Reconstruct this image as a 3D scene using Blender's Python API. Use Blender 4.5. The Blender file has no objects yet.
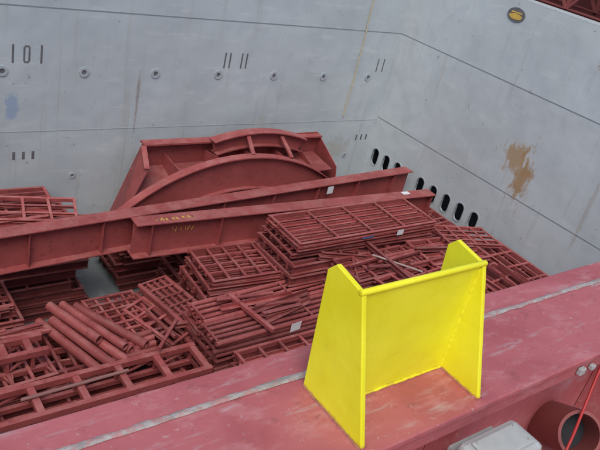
import bpy, bmesh, math, random
from mathutils import Vector, Matrix, noise
rnd=random.Random(7)
sc=bpy.context.scene
sc.view_settings.view_transform='Standard'; sc.view_settings.look='None'; sc.view_settings.exposure=0

# ------------------------------------------------------------------ materials
def newmat(n):
    m=bpy.data.materials.new(n); m.use_nodes=True
    nt=m.node_tree; b=nt.nodes['Principled BSDF']; return m,nt,b
def math_(nt,op,a,b=None,clamp=False):
    n=nt.nodes.new('ShaderNodeMath'); n.operation=op; n.use_clamp=clamp
    for i,v in enumerate((a,b)):
        if v is None: continue
        if isinstance(v,(int,float)): n.inputs[i].default_value=v
        else: nt.links.new(v,n.inputs[i])
    return n.outputs[0]
def mix(nt,f,a,b,bt='MIX'):
    n=nt.nodes.new('ShaderNodeMix'); n.data_type='RGBA'; n.blend_type=bt
    for s,v in ((n.inputs[0],f),(n.inputs[6],a),(n.inputs[7],b)):
        if isinstance(v,(int,float)): s.default_value=v
        elif isinstance(v,tuple): s.default_value=(v[0],v[1],v[2],1)
        else: nt.links.new(v,s)
    return n.outputs[2]
def pos(nt,scale=(1,1,1)):
    tc=nt.nodes.new('ShaderNodeTexCoord'); mp=nt.nodes.new('ShaderNodeMapping')
    mp.inputs['Scale'].default_value=scale; nt.links.new(tc.outputs['Object'],mp.inputs['Vector']); return mp.outputs[0]
def nz(nt,scale,vec=None,detail=4,rough=.55,dist=0):
    n=nt.nodes.new('ShaderNodeTexNoise'); n.inputs['Scale'].default_value=scale; n.inputs['Detail'].default_value=min(detail,4)
    n.inputs['Roughness'].default_value=rough; n.inputs['Distortion'].default_value=dist
    if vec is not None: nt.links.new(vec,n.inputs['Vector'])
    return n.outputs['Fac']
def ramp(nt,f,a,b):
    n=nt.nodes.new('ShaderNodeMapRange'); n.inputs[1].default_value=a; n.inputs[2].default_value=b
    n.interpolation_type='SMOOTHSTEP'; nt.links.new(f,n.inputs[0]); return n.outputs[0]
def bump(nt,b,h,s,d):
    n=nt.nodes.new('ShaderNodeBump'); n.inputs['Strength'].default_value=s; n.inputs['Distance'].default_value=d
    nt.links.new(h,n.inputs['Height']); nt.links.new(n.outputs[0],b.inputs['Normal']); return n
def flat(n,col,rough=.6,metal=0,var=.25,scale=8):
    m,nt,b=newmat(n); p=pos(nt)
    f=nz(nt,scale,p,2)
    c=mix(nt,f,tuple(x*(1-var) for x in col),tuple(min(1,x*(1+var)) for x in col))
    nt.links.new(c,b.inputs['Base Color']); b.inputs['Roughness'].default_value=rough; b.inputs['Metallic'].default_value=metal
    return m

def wall_mat(name,base,blobs,seed):
    m,nt,b=newmat(name); p=pos(nt)
    big=nz(nt,.35,p,2); c=mix(nt,ramp(nt,big,.3,.7),tuple(x*.93 for x in base),tuple(x*1.05 for x in base))
    c=mix(nt,math_(nt,'MULTIPLY',ramp(nt,nz(nt,1.3,p,4,.65,.6),.44,.66),.38),c,(base[0]*.80,base[1]*.82,base[2]*.84))
    st=nz(nt,1.0,pos(nt,(6,6,.28)),4,.65)
    c=mix(nt,math_(nt,'MULTIPLY',ramp(nt,st,.55,.74),.32),c,(.34,.33,.29))
    sc_=nz(nt,1.0,pos(nt,(1.2,1.2,6)),3,.7)
    c=mix(nt,math_(nt,'MULTIPLY',ramp(nt,sc_,.56,.70),.30),c,(.62,.66,.67))
    sp=nz(nt,5.0,p,4,.80); c=mix(nt,math_(nt,'MULTIPLY',ramp(nt,sp,.65,.69),.6),c,(.25,.19,.14))
    sp=nz(nt,1.0,pos(nt,(9,9,3)),4,.75); c=mix(nt,math_(nt,'MULTIPLY',ramp(nt,sp,.67,.72),.5),c,(.22,.20,.18))
    tc=nt.nodes.new('ShaderNodeTexCoord')
    for k,(ctr,rad,col,amt,nsc) in enumerate(blobs):
        if k==0: nn=nz(nt,2.6,pos(nt,(1,1.9,.75)),4,.75)
        vm=nt.nodes.new('ShaderNodeVectorMath'); vm.operation='SUBTRACT'; nt.links.new(tc.outputs['Object'],vm.inputs[0]); vm.inputs[1].default_value=ctr
        v2=nt.nodes.new('ShaderNodeVectorMath'); v2.operation='DIVIDE'; nt.links.new(vm.outputs[0],v2.inputs[0]); v2.inputs[1].default_value=rad
        ln=nt.nodes.new('ShaderNodeVectorMath'); ln.operation='LENGTH'; nt.links.new(v2.outputs[0],ln.inputs[0])
        d=math_(nt,'ADD',ln.outputs['Value'],math_(nt,'MULTIPLY',math_(nt,'SUBTRACT',nn,.5),4.5))
        f=ramp(nt,d,1.40,.55); c=mix(nt,math_(nt,'MULTIPLY',f,amt),c,col)
    nt.links.new(c,b.inputs['Base Color']); b.inputs['Roughness'].default_value=.55
    h=nz(nt,.9,p,2)
    bump(nt,b,h,.35,.12)
    return m
M_back=wall_mat('painted_hold_steel_back',(.455,.515,.545),[
  ((6.75,13.78,-4.0),(.035,1,.65),(.22,.17,.14),.55,2.5),
  ((4.0,13.78,-4.0),(.12,1,.22),(.16,.28,.50),.5,4),
  ((10.4,13.78,-5.0),(.15,1,.5),(.36,.32,.26),.3,3),
  ((13.3,13.78,-5.4),(.3,1,.3),(.36,.32,.25),.4,2)],1)
M_right=wall_mat('painted_hold_steel_right',(.50,.555,.575),[
  ((14.66,8.80,-3.50),(1,.38,.32),(.38,.25,.12),.85,3),
  ((14.66,8.48,-3.95),(1,.20,.66),(.37,.23,.11),.9,3),
  ((14.66,6.6,-4.0),(1,.04,1.0),(.34,.28,.2),.35,2)],2)

def red_mat(name,c1,c2,rough=.6,dust=.35,scale=1.0):
    m,nt,b=newmat(name); p=pos(nt)
    at=nt.nodes.new('ShaderNodeAttribute'); at.attribute_name='tint'; at.attribute_type='GEOMETRY'
    c=mix(nt,ramp(nt,nz(nt,1.7*scale,p,3,.6),.3,.7),c1,c2)
    n7=nz(nt,7*scale,p,4,.7)
    c=mix(nt,math_(nt,'MULTIPLY',ramp(nt,n7,.54,.68),.45),c,tuple(x*.45 for x in c1))
    g=nt.nodes.new('ShaderNodeNewGeometry'); sx=nt.nodes.new('ShaderNodeSeparateXYZ'); nt.links.new(g.outputs['Normal'],sx.inputs[0])
    up=ramp(nt,sx.outputs[2],.6,1.0)
    c=mix(nt,math_(nt,'MULTIPLY',math_(nt,'MULTIPLY',up,ramp(nt,nz(nt,3*scale,p,4,.7),.38,.7)),dust),c,(.48,.25,.23))
    mul=nt.nodes.new('ShaderNodeMix'); mul.data_type='RGBA'; mul.blend_type='MULTIPLY'; mul.inputs[0].default_value=1
    nt.links.new(c,mul.inputs[6]); nt.links.new(at.outputs['Color'],mul.inputs[7])
    nt.links.new(mul.outputs[2],b.inputs['Base Color']); b.inputs['Roughness'].default_value=rough
    bump(nt,b,n7,.25,.01)
    return m
M_red=red_mat('red_oxide_primer',(.245,.050,.048),(.325,.078,.076),dust=.38)
M_red2=red_mat('red_oxide_primer_beam',(.27,.056,.054),(.335,.076,.074),dust=.32)
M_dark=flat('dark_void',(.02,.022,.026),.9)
M_floor=wall_mat('tank_top_paint',(.22,.245,.255),[],3)
M_seam=flat('weld_seam_paint',(.24,.27,.29),.6)
M_seam2=flat('faint_seam_paint',(.36,.41,.44),.6)
M_rim=flat('pad_rim_paint',(.38,.43,.46),.5)
M_mark=flat('black_marking',(.13,.13,.14),.7,var=.5)
M_paper=flat('paper_label',(.70,.71,.75),.7,var=.06)
M_chalk=flat('yellow_chalk',(.60,.40,.08),.8)
M_rope=flat('yellow_rope',(.55,.47,.28),.8)
M_blue=flat('blue_tag',(.10,.12,.26),.7)

def coaming_mat():
    m,nt,b=newmat('coaming_red_paint'); p=pos(nt)
    c=mix(nt,ramp(nt,nz(nt,2.2,p,4,.6,.4),.3,.7),(.37,.092,.102),(.45,.130,.142))
    c=mix(nt,math_(nt,'MULTIPLY',ramp(nt,nz(nt,5,pos(nt,(1,2.2,1)),4,.7),.50,.68),.5),c,(.51,.23,.245))
    c=mix(nt,math_(nt,'MULTIPLY',ramp(nt,nz(nt,9,pos(nt,(1,1.6,1)),4,.75),.56,.70),.6),c,(.25,.075,.08))
    c=mix(nt,math_(nt,'MULTIPLY',ramp(nt,nz(nt,30,p,4,.75),.61,.69),.55),c,(.50,.38,.38))
    c=mix(nt,math_(nt,'MULTIPLY',ramp(nt,nz(nt,3.1,pos(nt,(.5,3,1)),4,.75),.55,.69),.65),c,(.43,.34,.35))
    nt.links.new(c,b.inputs['Base Color'])
    r=nt.nodes.new('ShaderNodeMapRange'); r.inputs[3].default_value=.35; r.inputs[4].default_value=.7
    n=nz(nt,6,p,3)
    nt.links.new(n,r.inputs[0]); nt.links.new(r.outputs[0],b.inputs['Roughness'])
    h=math_(nt,'ADD',n,math_(nt,'MULTIPLY',nz(nt,60,p,3),.12)); bump(nt,b,h,.35,.015)
    return m
M_coam=coaming_mat()
def bare_mat():
    m,nt,b=newmat('scraped_weld_strip'); p=pos(nt)
    c=mix(nt,ramp(nt,nz(nt,12,pos(nt,(1,3,1)),4,.75),.35,.65),(.25,.23,.22),(.42,.39,.38))
    c=mix(nt,math_(nt,'MULTIPLY',ramp(nt,nz(nt,9,p,4,.8),.48,.58),.8),c,(.42,.20,.20))
    nt.links.new(c,b.inputs['Base Color']); b.inputs['Roughness'].default_value=.55
    bump(nt,b,nz(nt,40,p,3),.5,.01); return m
M_bare=bare_mat()
def yellow_mat():
    m,nt,b=newmat('yellow_paint'); p=pos(nt)
    c=mix(nt,ramp(nt,nz(nt,4,p,3),.3,.7),(.80,.77,.016),(.86,.85,.035))
    c=mix(nt,math_(nt,'MULTIPLY',ramp(nt,nz(nt,11,pos(nt,(1,1,.35)),4,.7),.58,.78),.25),c,(.62,.56,.03))
    sx=nt.nodes.new('ShaderNodeSeparateXYZ'); nt.links.new(p,sx.inputs[0])
    low=ramp(nt,math_(nt,'ADD',sx.outputs[2],math_(nt,'MULTIPLY',math_(nt,'SUBTRACT',nz(nt,25,p,4,.7),.5),.05)),.016,.0)
    c=mix(nt,math_(nt,'MULTIPLY',low,.6),c,(.48,.27,.05))
    nt.links.new(c,b.inputs['Base Color']); b.inputs['Roughness'].default_value=.42
    bump(nt,b,math_(nt,'ADD',nz(nt,9,p,3),math_(nt,'MULTIPLY',nz(nt,70,p,3),.12)),.3,.012)
    return m
M_yel=yellow_mat()

# ------------------------------------------------------------------ mesh builder
def sec_box(w,h): return [(-w/2,0),(w/2,0),(w/2,h),(-w/2,h)]
def sec_I(w,h,t=.02,tw=.014):
    a=w/2;b=tw/2
    return [(-a,0),(a,0),(a,t),(b,t),(b,h-t),(a,h-t),(a,h),(-a,h),(-a,h-t),(-b,h-t),(-b,t),(-a,t)]
def sec_U(w,h,t=.012,flip=1):
    p=[(0,0),(w,0),(w,t),(t,t),(t,h-t),(w,h-t),(w,h),(0,h)]
    return [(x-w/2,y) for x,y in p] if flip>0 else [(w/2-x,y) for x,y in p][::-1]
def sec_L(w,h,t=.012): return [(-w/2,0),(w/2,0),(w/2,t),(-w/2+t,t),(-w/2+t,h),(-w/2,h)]
def sec_O(d,n=8): return [(d/2*math.cos(2*math.pi*(i+.5)/n),d/2+d/2*math.sin(2*math.pi*(i+.5)/n)) for i in range(n)]
class MB:
    def __init__(s): s.v=[];s.f=[];s.t=[];s.m=[]
    def add(s,vs,fs,tint=1.0,mi=0):
        o=len(s.v); s.v+= [tuple(v) for v in vs]
        for f in fs: s.f.append([o+i for i in f]); s.t.append(tint); s.m.append(mi)
    def bar(s,p0,p1,sec,tint=1.0,up=(0,0,1),mi=0):
        p0=Vector(p0);p1=Vector(p1);w=(p1-p0).normalized();u=Vector(up)
        r=w.cross(u).normalized(); u=r.cross(w).normalized(); n=len(sec)
        vs=[p0+r*a+u*b for a,b in sec]+[p1+r*a+u*b for a,b in sec]
        fs=[[i,(i+1)%n,n+(i+1)%n,n+i] for i in range(n)]+[list(range(n))[::-1],[n+i for i in range(n)]]
        s.add(vs,fs,tint,mi)
    def box(s,x0,x1,y0,y1,z0,z1,tint=1.0,mi=0):
        s.bar(((x0+x1)/2,y0,z0),((x0+x1)/2,y1,z0),sec_box(x1-x0,z1-z0),tint,mi=mi)
    def poly(s,pts,thick,tint=1.0,mi=0):
        pts=[Vector(p) for p in pts]; th=Vector(thick); n=len(pts)
        s.add(pts+[p+th for p in pts],[[i,(i+1)%n,n+(i+1)%n,n+i] for i in range(n)]+[list(range(n))[::-1],[n+i for i in range(n)]],tint,mi)
    def pipe(s,p0,p1,r,tint=1.0,mi=0,hollow=True,n=16):
        p0=Vector(p0);p1=Vector(p1);w=(p1-p0).normalized();a=w.orthogonal().normalized();b=w.cross(a)
        def ring(c,rr): return [c+(a*math.cos(2*math.pi*i/n)+b*math.sin(2*math.pi*i/n))*rr for i in range(n)]
        if hollow:
            vs=ring(p0,r)+ring(p1,r)+ring(p0,r*.86)+ring(p1,r*.86); fs=[]
            for i in range(n):
                j=(i+1)%n; fs+=[[i,j,n+j,n+i],[2*n+j,2*n+i,3*n+i,3*n+j],[j,i,2*n+i,2*n+j],[n+i,n+j,3*n+j,3*n+i]]
        else:
            vs=ring(p0,r)+ring(p1,r); fs=[[i,(i+1)%n,n+(i+1)%n,n+i] for i in range(n)]+[list(range(n))[::-1],[n+i for i in range(n)]]
        s.add(vs,fs,tint,mi)
    def obj(s,name,mats,parent=None,bevel=0,smooth=False,tilt=None):
        if tilt:
            ax,ang=tilt; c=sum((Vector(v) for v in s.v),Vector())/len(s.v); Rm=Matrix.Rotation(ang,3,Vector(ax))
            s.v=[tuple(c+Rm@(Vector(v)-c)) for v in s.v]
        me=bpy.data.meshes.new(name); me.from_pydata(s.v,[],s.f)
        for i,f in enumerate(me.polygons): f.material_index=s.m[i]; f.use_smooth=smooth
        at=me.attributes.new('tint','FLOAT_COLOR','CORNER')
        for f in me.polygons:
            t=s.t[f.index]
            for li in f.loop_indices: at.data[li].color=(t,t,t,1)
        bm=bmesh.new(); bm.from_mesh(me); bmesh.ops.recalc_face_normals(bm,faces=bm.faces); bm.to_mesh(me); bm.free()
        for m in mats: me.materials.append(m)
        o=bpy.data.objects.new(name,me); sc.collection.objects.link(o)
        if parent: o.parent=parent
        if bevel:
            b=o.modifiers.new('b','BEVEL'); b.width=bevel; b.segments=2; b.limit_method='ANGLE'; b.angle_limit=.6
        return o
def empty(n):
    e=bpy.data.objects.new(n,None); sc.collection.objects.link(e); return e
def curve(name,pts,r,mat,parent=None):
    cu=bpy.data.curves.new(name,'CURVE'); cu.dimensions='3D'; cu.bevel_depth=r; cu.bevel_resolution=3
    sp=cu.splines.new('NURBS'); sp.points.add(len(pts)-1)
    for i,p in enumerate(pts): sp.points[i].co=(*p,1)
    sp.use_endpoint_u=True; sp.order_u=3; cu.materials.append(mat)
    o=bpy.data.objects.new(name,cu); sc.collection.objects.link(o)
    if parent: o.parent=parent
    return o

XR=14.66; YB=13.78; XL=-6.0; YN=1.48; ZF=-8.0
# ------------------------------------------------------------------ hold walls
def stadium(cx,cz,w,h,n=10):
    r=w/2; pts=[]
    for i in range(n+1): a=math.pi*i/n; pts.append((cx+r*math.cos(a),cz+h/2-r+r*math.sin(a)))
    for i in range(n+1): a=math.pi+math.pi*i/n; pts.append((cx+r*math.cos(a),cz-h/2+r+r*math.sin(a)))
    return pts
W=empty('cargo_hold_bulkhead')
mb=MB(); mb.box(XL,XR+.35,YB,YB+.3,ZF-.1,0.0); mb.obj('plating',[M_back],W)
mb=MB()
for z in (-1.9,): mb.box(XL,XR-.004,YB-.006,YB+.02,z-.011,z+.011)
for z in (-4.55,-6.9): mb.box(XL,XR-.004,YB-.005,YB+.02,z-.009,z+.009,mi=1)
for x in (-1.2,): mb.box(x-.008,x+.008,YB-.004,YB+.02,ZF,-1.92,mi=1)
mb.obj('weld_seams',[M_seam,M_seam2],W)
mb=MB()
def disc(mb,c,nrm,r0,r1,d,mi_r=0,mi_c=1,n=24):
    c=Vector(c);nv=Vector(nrm); a=Vector((0,0,1)); b=nv.cross(a)
    def ring(r,h): return [c+nv*h+(a*math.cos(2*math.pi*i/n)+b*math.sin(2*math.pi*i/n))*r for i in range(n)]
    vs=ring(r1,-.01)+ring(r1,d)+ring(r0,d)+ring(r0,.004); fs=[]
    for k in range(3):
        for i in range(n): j=(i+1)%n; fs.append([k*n+i,k*n+j,(k+1)*n+j,(k+1)*n+i])
    mb.add(vs,fs,1,mi_r); mb.add(ring(r0,.004),[list(range(n))],1,mi_c)
for i in range(-5,7):
    x=3.79+1.668*i
    disc(mb,(x,YB,-3.22),(0,-1,0),.055,.11,.02)
    disc(mb,(x-.1,YB,-5.68),(0,-1,0),.035,.08,.015)
mb.obj('lashing_pads',[M_rim,M_mark],W)
mb=MB()
def zero(x):
    for dx in (-.05,.05): mb.box(x+dx-.018,x+dx+.018,YB-.004,YB+.01,-3.01,-2.72)
    mb.box(x-.05,x+.05,YB-.0045,YB+.01,-2.72,-2.685); mb.box(x-.05,x+.05,YB-.0045,YB+.01,-3.045,-3.01)
def one(x): mb.box(x-.020,x+.020,YB-.004,YB+.01,-3.05,-2.67)
for cx in (-.7,4.26): one(cx-.27); zero(cx); one(cx+.29)
for x in (8.92,9.06,9.40,9.54,14.05,14.28): one(x)
for cx in (-.7,4.26,14.2):
    for k in range(3):
        x=cx+(k-1)*.2; mb.box(x-.03,x+.03,YB-.004,YB+.01,-5.2,-5.02)
mb.obj('frame_number_marks',[M_mark],W)

W2=empty('cargo_hold_bulkhead.001')
mb=MB(); mb.box(XR,XR+.05,-1.0,YB-.001,ZF-.1,0.0); wall=mb.obj('plating',[M_right],W2)
OV=[13.42,12.92,12.42,11.42,10.90,10.38,9.86,9.34]
mbc=MB()
for y in OV: 
    mbc.poly([(XR-.2,a,b) for a,b in stadium(y,-5.63,.27,.52)],(.8,0,0))
cut=mbc.obj('cutter',[M_dark])
bo=wall.modifiers.new('bo','BOOLEAN'); bo.object=cut; bo.operation='DIFFERENCE'; bo.solver='EXACT'
bpy.context.view_layer.update()
dg=bpy.context.evaluated_depsgraph_get(); nm=bpy.data.meshes.new_from_object(wall.evaluated_get(dg)); wall.modifiers.clear(); wall.data=nm
bpy.data.objects.remove(cut)
mb=MB()
for y in OV:
    A=stadium(y,-5.63,.33,.58); B=stadium(y,-5.63,.27,.52); n=len(A)
    vs=[(XR-.012,a,b) for a,b in A]+[(XR-.012,a,b) for a,b in B]+[(XR+.02,a,b) for a,b in A]+[(XR+.02,a,b) for a,b in B]
    fs=[]
    for i in range(n): j=(i+1)%n; fs+=[[i,j,n+j,n+i],[i,j,2*n+j,2*n+i],[n+i,n+j,3*n+j,3*n+i]]
    mb.add(vs,fs)
mb.obj('opening_rims',[M_rim],W2)
mb=MB()
x0,x1,y0,y1,z0,z1=XR+.06,XR+1.2,8.5,YB+.2,-6.6,-4.8
M_darkbox=flat('dark_box_grey',(.16,.18,.20),.9)
for b in ((x1,x1+.02,y0,y1,z0,z1),(x0,x1-.001,y0,y1,z0-.02,z0),(x0,x1-.001,y0,y1,z1,z1+.02),(x0,x1-.001,y0-.02,y0-.001,z0,z1),(x0,x1-.001,y1+.001,y1+.02,z0,z1)): mb.box(*b)
mb.obj('dark_box_behind_openings',[M_darkbox],W2)  # closed dark box added behind the openings to keep them dark
mb=MB()
for z in (-1.9,-4.45,-6.9): mb.box(XR-.006,XR+.02,-1,YB-.007,z-.011,z+.011)
mb.obj('weld_seams',[M_seam],W2)
mbp=MB()
def ell(cy,cz,ry,rz,x,t,n=28): return [(x,cy+ry*math.cos(2*math.pi*i/n),cz+rz*math.sin(2*math.pi*i/n)) for i in range(n)],(t,0,0)
p,t=ell(10.28,-.36,.26,.17,XR-.02,.03); mbp.poly(p,t,mi=0)
p,t=ell(10.28,-.40,.19,.07,XR-.026,.02); mbp.poly(p,t,mi=1)
mbp.box(XR-.031,XR-.02,10.12,10.44,-.32,-.29,mi=1)
mbp.obj('oval_name_plate',[M_mark,M_chalk])

W3=empty('cargo_hold_side_wall')
mb=MB(); mb.box(XL,XR-.002,YN-.33,YN-.03,ZF-.1,-.035); mb.obj('plating',[M_back],W3)
W4=empty('cargo_hold_side_wall.001')
mb=MB(); mb.box(XL-.3,XL,YN-.4,YB,ZF-.1,0); mb.obj('plating',[M_right],W4)
mb=MB(); mb.box(XL-.2,XR+.04,YN-.3,YB+.2,ZF-.3,ZF); mb.obj('cargo_hold_floor',[M_floor])

pts=[(13.22+.02*math.sin(z*1.7)+.01*math.sin(z*5),YB-.05,z) for z in [.02-.4*i for i in range(12)]]
curve('hanging_rope',pts,.014,M_rope)

# ------------------------------------------------------------------ coaming (near)
C=empty('hatch_coaming')
mb=MB()
mb.box(XL,XR+.02,.94,YN,-.03,0)
mb.obj('top_plate',[M_coam],C,bevel=.006)
mb=MB()
mb.box(XL,XR,.955,.985,-.11,-.031)
mb.box(XL,XR,1.10,1.13,-1.15,-.031)
x=-4.75
while x<14:
    mb.poly([(x,1.098,-.032),(x,.99,-.032),(x,.99,-.25),(x,.60,-1.14),(x,1.098,-1.14)],(.02,0,0)); x+=1.35
mb.obj('web_and_stays',[M_coam],C,bevel=.003)
mb=MB(); n=900; vs=[];fs=[]
for i in range(n):
    x=XL+.1+(XR-XL-.2)*i/(n-1)
    a=noise.noise(Vector((x*3.1,0,0)))*.006+noise.noise(Vector((x*14,3,0)))*.005
    b=noise.noise(Vector((x*3.3,7,0)))*.006+noise.noise(Vector((x*13,9,0)))*.005
    vs+=[(x,1.331+a,.003),(x,1.340,.008),(x,1.348,.008),(x,1.357+b,.003)]
    if i: 
        o=4*(i-1); fs+=[[o+k,o+k+1,o+5+k,o+4+k] for k in range(3)]
mb.add(vs,fs); mb.obj('weld_strip',[M_bare],C,smooth=True)

# ------------------------------------------------------------------ yellow bracket
B=empty('yellow_hatch_stopper_bracket')
mb=MB()
xl,xr=1.398,2.0; H=.505; yb=1.18
def gus(x): return [(x,.972,.001),(x,1.30,.001),(x,1.34,H-.03),(x,1.305,H+.010),(x,1.165,H-.012)]
mb.poly(gus(xl),(.020,0,0)); mb.poly(gus(xr),(.020,0,0))
mb.obj('side_gussets',[M_yel],B,bevel=.004)
mb=MB(); mb.poly([(xl+.0205,1.172,.001),(xr-.0005,1.172,.001),(xr-.0005,1.172,H-.022),(xl+.0205,1.172,H-.022)],(0,.016,0))
mb.obj('back_plate',[M_yel],B)
mb=MB(); mb.pipe((xl-.002,1.172,H-.014),(xr+.022,1.172,H-.014),.0115,hollow=False,n=20); mb.obj('top_round_bar',[M_yel],B,smooth=True,bevel=.003)
def fillet(p0,p1):
    p0=Vector(p0);p1=Vector(p1);n=40
    return [p0.lerp(p1,i/n) for i in range(n+1)]
for i,(a,b) in enumerate((((xl+.022,1.17,.004),(xl+.022,1.17,H-.03)),((xr-.002,1.17,.004),(xr-.002,1.17,H-.03)),((xl+.024,1.17,.004),(xr-.004,1.17,.004)))):
    curve(f'weld_{i}',[p+Vector((rnd.uniform(-1,1),rnd.uniform(-1,1),rnd.uniform(-1,1)))*.001 for p in fillet(a,b)],.005,M_yel,B)
M_weld=flat('base_weld',(.34,.14,.09),.6,var=.5,scale=30)
for i,x in enumerate((xl-.002,xl+.022,xr-.002,xr+.022)):
    curve(f'base_weld_{i}',[p+Vector((rnd.uniform(-1,1),rnd.uniform(-1,1),0))*.002 for p in fillet((x,.972,.001),(x,1.295,.001))],.005,M_weld,B)

# ------------------------------------------------------------------ deck items
M_deck=flat('deck_red_paint',(.24,.065,.062),.6)
mb=MB(); mb.box(XL-8,XR+14,-12,1.08,-1.25,-1.15); mb.box(XR+.32,XR+14,1.081,YB+10,-1.25,-1.15); mb.box(XL-8,XR+.31,YB+.31,YB+10,-1.25,-1.15); mb.box(XL-8,XL-.31,1.081,YB+.31,-1.25,-1.15)
mb.obj('ship_deck',[M_deck])
M_grey=flat('grey_enamel',(.40,.42,.42),.45,var=.15,scale=20)
J=empty('junction_box')
mb=MB(); mb.box(1.86,2.20,.74,.905,-.24,-.10); mb.obj('housing',[M_grey],J,bevel=.025)
mb=MB(); mb.box(1.90,2.16,.77,.875,-.10,-.088); mb.obj('lid',[M_grey],J,bevel=.006)
mb=MB()
for (x,y) in ((1.92,.785),(2.14,.785),(1.92,.86),(2.14,.86)): mb.pipe((x,y,-.09),(x,y,-.082),.006,hollow=False,n=8)
mb.pipe((2.0,.82,-.24),(2.0,.82,-.95),.02,hollow=False); mb.box(1.9,2.16,.905,.95,-.22,-.18)
mb.obj('bolts_and_conduit',[M_grey],J)
M_cable=flat('red_cable',(.42,.03,.03),.5)
curve('red_cable',[(3.02,.97,-.12),(2.98,.95,-.2),(2.88,.90,-.32),(2.70,.82,-.42),(2.55,.78,-.60),(2.5,.78,-1.13)],.007,M_cable)
P=empty('vent_pipe')
mb=MB(); mb.pipe((2.86,.85,-.43),(3.02,1.08,-.62),.115,n=32); mb.obj('pipe_mouth',[M_deck],P,smooth=False)
mb=MB(); mb.pipe((2.925,.943,-.507),(2.93,.95,-.513),.098,hollow=False,n=28); mb.obj('pipe_dark_disc',[M_dark],P)  # near-black disc set in the pipe, painting the shade inside its mouth
mb=MB(); mb.pipe((2.98,1.0,-.64),(2.98,1.0,-1.15),.08,hollow=False); mb.obj('pipe_stem',[M_deck],P,smooth=True)
CL=empty('cable_clip')
mb=MB(); mb.box(2.72,2.76,.93,.953,-.09,-.055); mb.box(2.82,2.85,.93,.953,-.09,-.065); mb.obj('clip',[M_grey],CL,bevel=.004)

D=empty('hatch_coaming.001')
mb=MB(); mb.box(XR-.001,XR+.5,YN+.01,YB+.5,.001,.03); mb.box(XR+.32,XR+.35,YN,YB+.4,-1.14,0); mb.obj('top_plate',[M_right],D)
D=empty('hatch_coaming.002')
mb=MB(); mb.box(XL-.3,XR-.01,YB-.001,YB+.5,.001,.03); mb.box(XL,XR+.3,YB+.32,YB+.35,-1.14,0); mb.obj('top_plate',[M_right],D)
L=empty('lashing_bridge'); mb=MB()
for xx in (XR+1.5,XR+2.9):
    for z in (-.2,.9,2.2,3.4): mb.bar((xx,-2,z),(xx,15,z),sec_I(.16,.2,.03,.03))
    y=-2
    while y<15:
        mb.bar((xx,y,-1.15),(xx,y,3.5),sec_box(.12,.12),up=(1,0,0))
        mb.bar((xx,y,-.1),(xx,y+.75,.9),sec_box(.06,.06)); mb.bar((xx,y+1.5,-.1),(xx,y+.75,.9),sec_box(.06,.06))
        mb.bar((xx,y,1.0),(xx,y+.75,2.2),sec_box(.06,.06)); mb.bar((xx,y+1.5,1.0),(xx,y+.75,2.2),sec_box(.06,.06)); y+=1.5
y=-2
while y<15: mb.bar((XR+1.5,y,.9),(XR+2.9,y,.9),sec_box(.1,.1)); mb.bar((XR+1.5,y,2.2),(XR+2.9,y,2.2),sec_box(.1,.1)); y+=.75
mb.obj('lattice',[M_deck],L)
mb=MB(); mb.box(XR+4.5,XR+9,-4,16,-1.15,2.0); mb.obj('hatch_cover',[flat('hatch_cover_red',(.12,.03,.03),.6)],bevel=.05)
M_sea,nt,b=newmat('sea'); b.inputs['Base Color'].default_value=(.02,.05,.06,1); b.inputs['Roughness'].default_value=.15
bump(nt,b,nz(nt,.6,pos(nt),4),.6,.4)
me=bpy.data.meshes.new('sea'); me.from_pydata([(-4000,-4000,-13),(4000,-4000,-13),(4000,4000,-13),(-4000,4000,-13)],[],[[0,1,2,3]]); me.materials.append(M_sea)
sc.collection.objects.link(bpy.data.objects.new('sea',me))
mb=MB(); mb.box(XL-9,XL-8,-12,YB+10,-15,-1.1); mb.box(XL-8,XR+14,-13,-12,-15,-1.1); mb.box(XL-8,XR+14,YB+10,YB+11,-15,-1.1); mb.box(XR+14,XR+15,-12,YB+10,-15,-1.1)
mb.obj('ship_hull',[M_deck])

# ------------------------------------------------------------------ steel cargo
def tn(): return rnd.choice([.65,.8,.9,1,1.05,1.15,1.25])*rnd.uniform(.95,1.05)
def i_beam(name,p0,p1,ztop,h,w,stiff):
    E=empty(name); mb=MB()
    a=Vector((p0[0],p0[1],ztop-h)); b=Vector((p1[0],p1[1],ztop-h)); d=(b-a).normalized(); L=(b-a).length; nrm=Vector((d.y,-d.x,0))
    mb.bar(a,b,sec_I(w,h,.028,.02))
    s=.35
    while s<L:
        c=a+d*s
        for sg in (1,-1):
            q=c+nrm*sg*.012
            mb.poly([q+Vector((0,0,.03)),q+nrm*sg*(w/2-.03)+Vector((0,0,.03)),q+nrm*sg*(w/2-.03)+Vector((0,0,h-.03)),q+Vector((0,0,h-.03))],d*.014,rnd.uniform(.9,1.1))
        s+=stiff
    mb.obj('girder',[M_red2],E,bevel=.004); return E
A=i_beam('steel_i_beam',(-1.2,10.60),(14.35,11.72),-5.2,.80,.34,1.45)
Bm=i_beam('steel_i_beam.001',(5.5,10.76),(13.95,10.40),-5.22,.80,.36,1.6)
mb=MB()
def stroke(pts,z): 
    for a,b in zip(pts,pts[1:]): mb.bar((*a,z),(*b,z),sec_box(.020,.003))
r5=random.Random(5)
for k in range(8):
    x=5.95+k*.12; y=10.74-(x-5.5)*.0426
    q=[(x+r5.uniform(-.03,.05),y+.05*(1 if j%2 else -1)+r5.uniform(-.02,.02)) for j in range(3)]
    stroke(q,-5.2185)
for k in range(6):
    x=6.35+k*.10; yf=10.76-.0426*(x-5.5)-.182
    mb.bar((x,yf+.158,-5.43-r5.uniform(0,.02)),(x+r5.uniform(-.05,.07),yf+.158,-5.54),sec_box(.018,.006))
mb.obj('chalk_marks',[M_chalk],Bm)

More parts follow.
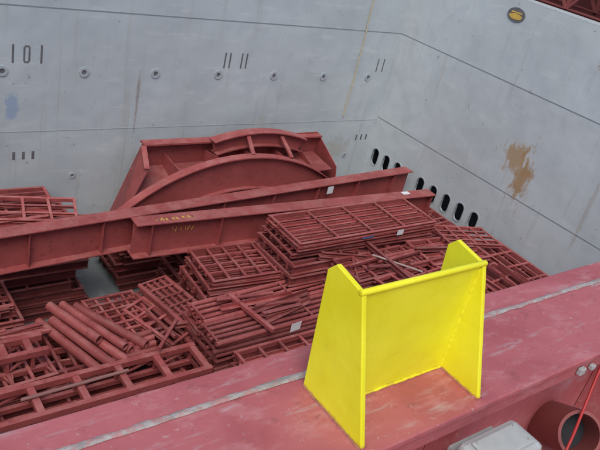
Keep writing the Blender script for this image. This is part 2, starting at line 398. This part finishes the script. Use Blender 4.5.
AF=empty('steel_arch_frame'); mb=MB()
def arch(cx,zc,R,y,a0,a1,depth,flw,n=40,tint=1.0):
    th=.02
    def P(an,r,yy): return Vector((cx+r*math.sin(an),yy,zc+r*math.cos(an)))
    for i in range(n):
        u=a0+(a1-a0)*i/n; v=a0+(a1-a0)*(i+1)/n
        mb.poly([P(u,R,y),P(v,R,y),P(v,R-depth,y),P(u,R-depth,y)],(0,th,0),tint)
        mb.poly([P(u,R,y-flw/2),P(v,R,y-flw/2),P(v,R+.03,y-flw/2),P(u,R+.03,y-flw/2)],(0,flw,0),tint*1.1)
        mb.poly([P(u,R-depth,y-flw/2),P(v,R-depth,y-flw/2),P(v,R-depth-.03,y-flw/2),P(u,R-depth-.03,y-flw/2)],(0,flw,0),tint*.95)
arch(9.0,-9.57,4.89,12.15,-.76,.70,.80,.24)
arch(9.75,-8.9,4.50,12.95,-.30,.34,.32,.30)
mb.poly([(6.1,13.25,-6.5),(6.75,13.25,-4.72),(11.95,13.25,-4.62),(12.25,13.25,-6.5)],(0,.02,0),.95)
mb.box(6.72,11.98,13.05,13.33,-4.70,-4.66,1.08)
mb.poly([(6.1,13.24,-6.5),(6.75,13.24,-4.72),(6.55,12.45,-4.98),(5.75,12.1,-6.3)],(.02,0,0),.85)
mb.bar((6.68,13.05,-4.69),(6.52,12.45,-4.97),sec_box(.12,.03),1.1)
mb.poly([(12.2,12.2,-6.4),(12.0,12.25,-5.2),(11.95,13.24,-4.64),(12.2,13.24,-6.4)],(.02,0,0),1.1)
for x in (7.3,8.4,9.4,10.4,11.3):
    zf=-9.57+math.sqrt(4.89**2-(x-9.0)**2)
    mb.poly([(x,12.17,zf-.06),(x,13.24,-4.95),(x,13.24,-5.5),(x,12.17,zf-.55)],(.018,0,0),rnd.uniform(.85,1.05))
mb.poly([(6.3,12.28,-5.65),(11.9,12.28,-5.3),(11.9,13.2,-5.2),(6.5,13.2,-5.3)],(0,0,.02),.75)
mb.bar((9.15,12.2,-4.68),(9.45,13.1,-4.42),sec_box(.10,.05)); mb.bar((10.35,12.2,-4.83),(10.45,13.1,-4.46),sec_box(.10,.05))
mb.obj('frame',[M_red2],AF)

def stack(name,x0,x1,y0,y1,ztop,layers,lh,nl,nr,ang=0,jit=.05,axis='x',tube=False,diag=False,t0=None,tilt=None):
    mb=MB(); cx,cy=(x0+x1)/2,(y0+y1)/2
    L,Wd=(x1-x0,y1-y0) if axis=='x' else (y1-y0,x1-x0)
    base=ang+(0 if axis=='x' else math.pi/2)
    for k in range(layers):
        z=ztop-lh*(k+1); an=base+rnd.gauss(0,.020 if k else .004); ox,oy=rnd.gauss(0,jit*1.3),rnd.gauss(0,jit*.6)
        if k==0: ox=oy=0
        ca,sa=math.cos(an),math.sin(an)
        def T(a,b,zz): return (cx+ox+a*ca-b*sa,cy+oy+a*sa+b*ca,zz)
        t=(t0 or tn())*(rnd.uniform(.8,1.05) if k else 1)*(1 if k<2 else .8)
        hh=lh*.88
        for sg in (-1,1):
            mb.bar(T(-L/2,sg*Wd/2,z),T(L/2,sg*Wd/2,z),sec_O(hh) if tube else sec_U(.065,hh,.012,-sg),t*rnd.uniform(.92,1.12))
        lsec=sec_O(hh*.75) if tube else rnd.choice([sec_box(.045,hh*.7),sec_L(.06,hh*.8),sec_U(.05,hh*.8)])
        for i in range(nl):
            b=-Wd/2+Wd*(i+1)/(nl+1)+rnd.gauss(0,Wd*.014); e0=rnd.uniform(-.04,.08);e1=rnd.uniform(-.04,.08)
            sk=rnd.gauss(0,.012)
            mb.bar(T(-L/2+e0,b-sk,z+.01),T(L/2-e1,b+sk,z+.01),lsec,t*rnd.uniform(.78,1.2))
        rsec=sec_O(hh*.5) if tube else sec_box(.055,hh*.34)
        for i in range(nr):
            a=-L/2+.04+(L-.08)*i/max(1,nr-1); sk=rnd.gauss(0,.008)
            zz=z+hh*.70
            mb.bar(T(a-sk,-Wd/2+.02,zz),T(a+sk,Wd/2-.02,zz),rsec,t*rnd.uniform(.85,1.2))
        if diag and k==0:
            for i in range(nr-1):
                a=-L/2+.04+(L-.08)*i/max(1,nr-1); a2=a+(L-.08)/(nr-1)
                q=(-1)**i; mb.bar(T(a,-q*Wd*.46,z+hh*.45),T(a2,q*Wd*.46,z+hh*.45),sec_box(.035,.035),t*1.05)
    return mb.obj(name,[M_red],tilt=tilt)
SN='steel_frame_stack'
stack(SN,8.35,12.55,8.95,10.15,-5.10,4,.10,5,5,ang=-.008,t0=1.12)
stack(SN,8.2,12.9,8.8,10.2,-5.53,10,.24,4,6,jit=.10)
stack(SN,6.6,9.3,9.15,10.35,-5.86,4,.10,3,8,ang=-.06,t0=1.05)
stack(SN,6.5,9.2,9.1,10.4,-6.28,8,.21,4,6,jit=.08,ang=-.05)
stack(SN,5.9,9.15,8.42,8.98,-6.02,4,.11,3,4,ang=.035,tube=True,t0=1.15)
stack(SN,5.85,9.25,7.80,8.36,-6.06,4,.11,3,4,ang=.02,tube=True,t0=.92)
stack(SN,5.9,9.2,7.8,8.95,-6.52,7,.21,5,5,jit=.08,ang=.03)
stack(SN,9.2,11.3,7.9,8.75,-5.50,4,.11,4,5,ang=.02,diag=True,t0=.95)
stack(SN,11.4,13.3,7.7,8.70,-5.42,4,.11,4,4,ang=-.08,t0=1.15,jit=.07)
stack(SN,9.3,12.4,6.5,7.6,-5.62,4,.12,5,5,ang=.05,tube=True,t0=.98,jit=.06)
stack(SN,12.5,13.4,5.9,7.5,-5.55,3,.12,3,4,axis='y',ang=.10)
stack(SN,13.55,14.4,5.6,8.4,-5.58,3,.12,2,6,axis='y',ang=-.04,t0=1.05,jit=.06)
stack(SN,13.4,14.35,8.75,10.9,-5.85,3,.13,3,6,axis='y',ang=-.03,diag=True,t0=.85)
stack(SN,12.9,14.5,9.0,11.4,-6.35,7,.23,5,6,axis='y')
stack(SN,9.3,14.4,5.8,8.7,-6.12,8,.23,8,7,jit=.08)
stack(SN,6.2,9.2,6.4,7.65,-6.30,4,.12,4,7,jit=.05,t0=1.05)
stack(SN,6.2,9.2,6.4,7.65,-6.85,5,.225,4,7,jit=.05)
stack(SN,9.4,14.3,3.2,5.7,-6.1,8,.235,7,6,jit=.1)
stack(SN,9.6,12.0,7.0,7.9,-5.42,1,.09,2,6,ang=.10,t0=1.2,tilt=((1,0,0),-.10))
stack(SN,12.5,14.2,8.1,8.95,-5.38,1,.09,3,5,ang=-.22,t0=1.12,tilt=((0,1,0),.06))
stack(SN,9.0,10.6,8.75,9.2,-5.48,2,.08,1,4,ang=-.2,t0=.9,tilt=((0,1,0),.12))
# F
stack(SN,4.55,5.6,9.25,10.65,-6.82,6,.10,3,7,axis='y',ang=.05,t0=1.05)
stack(SN,4.5,5.6,9.2,10.6,-7.43,3,.185,4,7,axis='y',ang=.05)
stack(SN,5.8,6.45,8.6,10.5,-6.50,5,.11,3,7,axis='y',ang=.20,tube=True,t0=.95)
stack(SN,5.6,6.5,8.5,10.4,-7.06,4,.23,4,5,axis='y',ang=.15)
stack(SN,5.35,5.85,8.7,10.2,-6.72,1,.10,1,5,axis='y',ang=.28,t0=1.2,tilt=((0,1,0),-.2))
# H
stack(SN,.6,4.6,12.35,13.45,-5.70,3,.11,5,5,ang=-.02,t0=.95)
stack(SN,1.4,5.15,11.75,12.3,-5.80,3,.10,3,6,ang=-.05,tube=True,t0=1.05)
stack(SN,.6,5.0,11.7,13.4,-6.11,8,.235,5,6,jit=.08)
stack(SN,3.3,4.9,11.9,12.7,-5.58,1,.09,2,4,ang=-.22,t0=1.15,tilt=((1,0,0),.1))
stack(SN,6.0,12.6,12.1,13.4,-6.52,6,.24,4,7,jit=.08)
stack(SN,7.0,12.8,10.6,11.9,-6.03,8,.24,4,7,jit=.08)
# left low field
stack(SN,.6,3.3,10.3,11.6,-6.75,4,.13,4,7,t0=.88)
stack(SN,1.2,3.4,8.75,10.1,-6.85,4,.13,3,7,ang=.06,t0=1.0,diag=True)
stack(SN,3.3,4.5,8.60,9.0,-7.0,4,.2,3,5)
stack(SN,3.3,4.45,8.7,10.4,-7.05,4,.2,4,5)
stack(SN,-1.0,3.4,8.8,11.6,-7.38,3,.2,6,7,jit=.05)
stack(SN,.2,5.7,7.55,8.55,-7.13,4,.21,4,6,jit=.08)
stack(SN,0.5,5.8,5.0,7.2,-6.95,5,.2,6,6,jit=.08)
def truss(name,xa,xb,ya,yb,z,dx,tt=1.0):
    mb=MB()
    for y in (ya,yb):
        mb.bar((xa,y,z),(xb,y,z),sec_box(.10,.12),1.05*tt); mb.bar((xa,y,z-.36),(xb,y,z-.36),sec_box(.08,.1),.92*tt)
    x=xa+.2
    while x<xb:
        mb.bar((x,ya+.051,z+.01),(x,yb-.051,z+.01),sec_box(.12,.10),rnd.uniform(.95,1.2)*tt)
        for y in (ya,yb):
            mb.bar((x,y,z-.26),(x,y,z-.001),sec_box(.06,.06),tt,up=(1,0,0))
            if x+dx<xb: mb.bar((x+.05,y,z-.25),(x+dx-.05,y,z-.03),sec_box(.04,.04),tt)
        x+=dx
    return mb.obj(name,[M_red2],bevel=.004)
truss('steel_ladder_truss',.4,5.85,7.74,8.42,-6.72,.74,1.05)
truss('steel_ladder_truss',1.6,3.35,9.1,9.5,-6.62,.42,.95)
mb=MB(); mb.pipe((2.6,8.1,-6.565),(4.4,8.14,-6.565),.030,1.0); mb.obj('steel_tube',[flat('weathered_tube',(.27,.13,.12),.6)])
# pipe bundle
mb=MB()
r9=random.Random(9)
for row,(n,z) in enumerate(((5,-6.86),(4,-6.71),(2,-6.56))):
    for i in range(n):
        an=-1.17+r9.gauss(0,.025)-(.03*(2-i)); d=Vector((math.cos(an),math.sin(an),r9.gauss(0,.008)))
        c=Vector((3.60+row*.11+i*.205,10.12+i*.03,z)); a=c+d*r9.uniform(-.2,.15); l=r9.uniform(1.3,1.8)
        mb.pipe(a,a+d*l,r9.choice((.088,.088,.078)),r9.uniform(.85,1.2))
mb.obj('steel_pipe_bundle',[M_red])
mb=MB()
for i in range(4): 
    y=8.72+i*.13; mb.pipe((4.35+.05*i,y,-6.82),(5.25+.04*i,y+.04*i,-6.80),.06,r9.uniform(.85,1.2))
mb.obj('steel_pipe_bundle',[M_red])
def scrap(name,n,bx,by,bz,lmin,lmax,seed,a0=0,sg=.12,pc=.1):
    r=random.Random(seed); mb=MB()
    for _ in range(n):
        c=Vector((r.uniform(*bx),r.uniform(*by),r.uniform(*bz))); an=a0+r.gauss(0,sg)+(math.pi/2 if r.random()<pc else 0)
        l=r.uniform(lmin,lmax)/2; d=Vector((math.cos(an)*l,math.sin(an)*l,r.gauss(0,.02)))
        s=r.choice([sec_box(.06,.06),sec_L(.09,.09),sec_U(.09,.07),sec_O(.08),sec_I(.09,.10,.012,.01)])
        mb.bar(c-d,c+d,s,r.uniform(.65,1.25))
    return mb.obj(name,[M_red])
SB='loose_steel_bars'
scrap(SB,7,(1.6,3.0),(9.6,10.1),(-6.83,-6.78),.9,1.8,3,sg=.10)
scrap(SB,8,(1.8,2.9),(10.3,11.4),(-6.74,-6.68),.9,1.8,4,sg=.12,pc=.2)
scrap(SB,7,(6.8,8.2),(8.0,8.7),(-6.02,-5.98),.8,2.0,10,a0=.05,sg=.08)
scrap(SB,5,(2.5,4.3),(11.9,12.6),(-5.78,-5.70),.8,1.6,11,a0=-.05,sg=.08)
scrap(SB,8,(9.8,12.2),(7.9,8.6),(-5.47,-5.42),.8,2.0,12,a0=0,sg=.10)
scrap(SB,5,(12.6,13.4),(6.3,7.6),(-5.50,-5.46),.7,1.4,13,a0=1.5,sg=.12)
scrap(SB,5,(5.3,6.3),(8.5,9.2),(-6.55,-6.45),.5,1.1,14,a0=1.5,sg=.3)
scrap(SB,4,(12.9,13.8),(9.3,10.2),(-5.84,-5.80),.6,1.2,15,a0=.2,sg=.3)
def label(p,u,v,w,h,mat=M_paper):
    mb=MB(); p=Vector(p);u=Vector(u)*w;v=Vector(v)*h; n=u.cross(v).normalized()*.003
    mb.poly([p,p+u,p+u+v,p+v],n); mb.obj('paper_label',[mat])
label((10.95,11.25,-5.42),(1,.07,0),(0,0,1),.20,.20)
label((12.9,10.44,-5.215),(1,0,0),(0,1,.02),.25,.14)
label((7.55,7.75,-6.3),(1,0,.1),(0,0,1),.24,.2)
label((11.2,8.90,-5.3),(1,0,0),(0,0,1),.2,.14)
label((10.1,8.90,-5.24),(1,0,0),(0,0,1),.35,.045,M_blue)
mb=MB(); mb.pipe((10.05,8.45,-5.36),(10.75,7.55,-5.36),.022); mb.obj('galvanised_pole',[flat('galvanised',(.36,.27,.25),.5)])

# ------------------------------------------------------------------ light
w=bpy.data.worlds.new('World'); sc.world=w; w.use_nodes=True; nt=w.node_tree
sky=nt.nodes.new('ShaderNodeTexSky'); sky.sky_type='NISHITA'; sky.sun_disc=False
sd=Vector((-.45,-.50,.95)).normalized()
el=math.asin(sd.z); az=math.atan2(sd.x,sd.y)
sky.sun_elevation=el; sky.sun_rotation=az; sky.dust_density=3; sky.air_density=1.0; sky.ozone_density=.6
nt.links.new(sky.outputs[0],nt.nodes['Background'].inputs[0]); nt.nodes['Background'].inputs[1].default_value=.15
ld=bpy.data.lights.new('sun','SUN'); ld.energy=1.5; ld.angle=math.radians(32); ld.color=(1,.97,.92)
lo=bpy.data.objects.new('sun',ld); sc.collection.objects.link(lo); lo.rotation_euler=sd.to_track_quat('Z','Y').to_euler()

# ------------------------------------------------------------------ camera
cd=bpy.data.cameras.new('camera'); cam=bpy.data.objects.new('camera',cd); sc.collection.objects.link(cam); sc.camera=cam
cd.sensor_width=36; cd.lens=40.6; cd.clip_start=.05; cd.clip_end=10000
y,pi,r=[math.radians(a) for a in (42.549,27.189,14.235)]
F=Vector((math.sin(y)*math.cos(pi),math.cos(y)*math.cos(pi),-math.sin(pi))); rt=Vector((math.cos(y),-math.sin(y),0)); up=rt.cross(F)
R=math.cos(r)*rt+math.sin(r)*up; U=-math.sin(r)*rt+math.cos(r)*up
m=Matrix((R,U,-F)).transposed().to_4x4(); m.translation=Vector((0,0,1.6)); cam.matrix_world=m
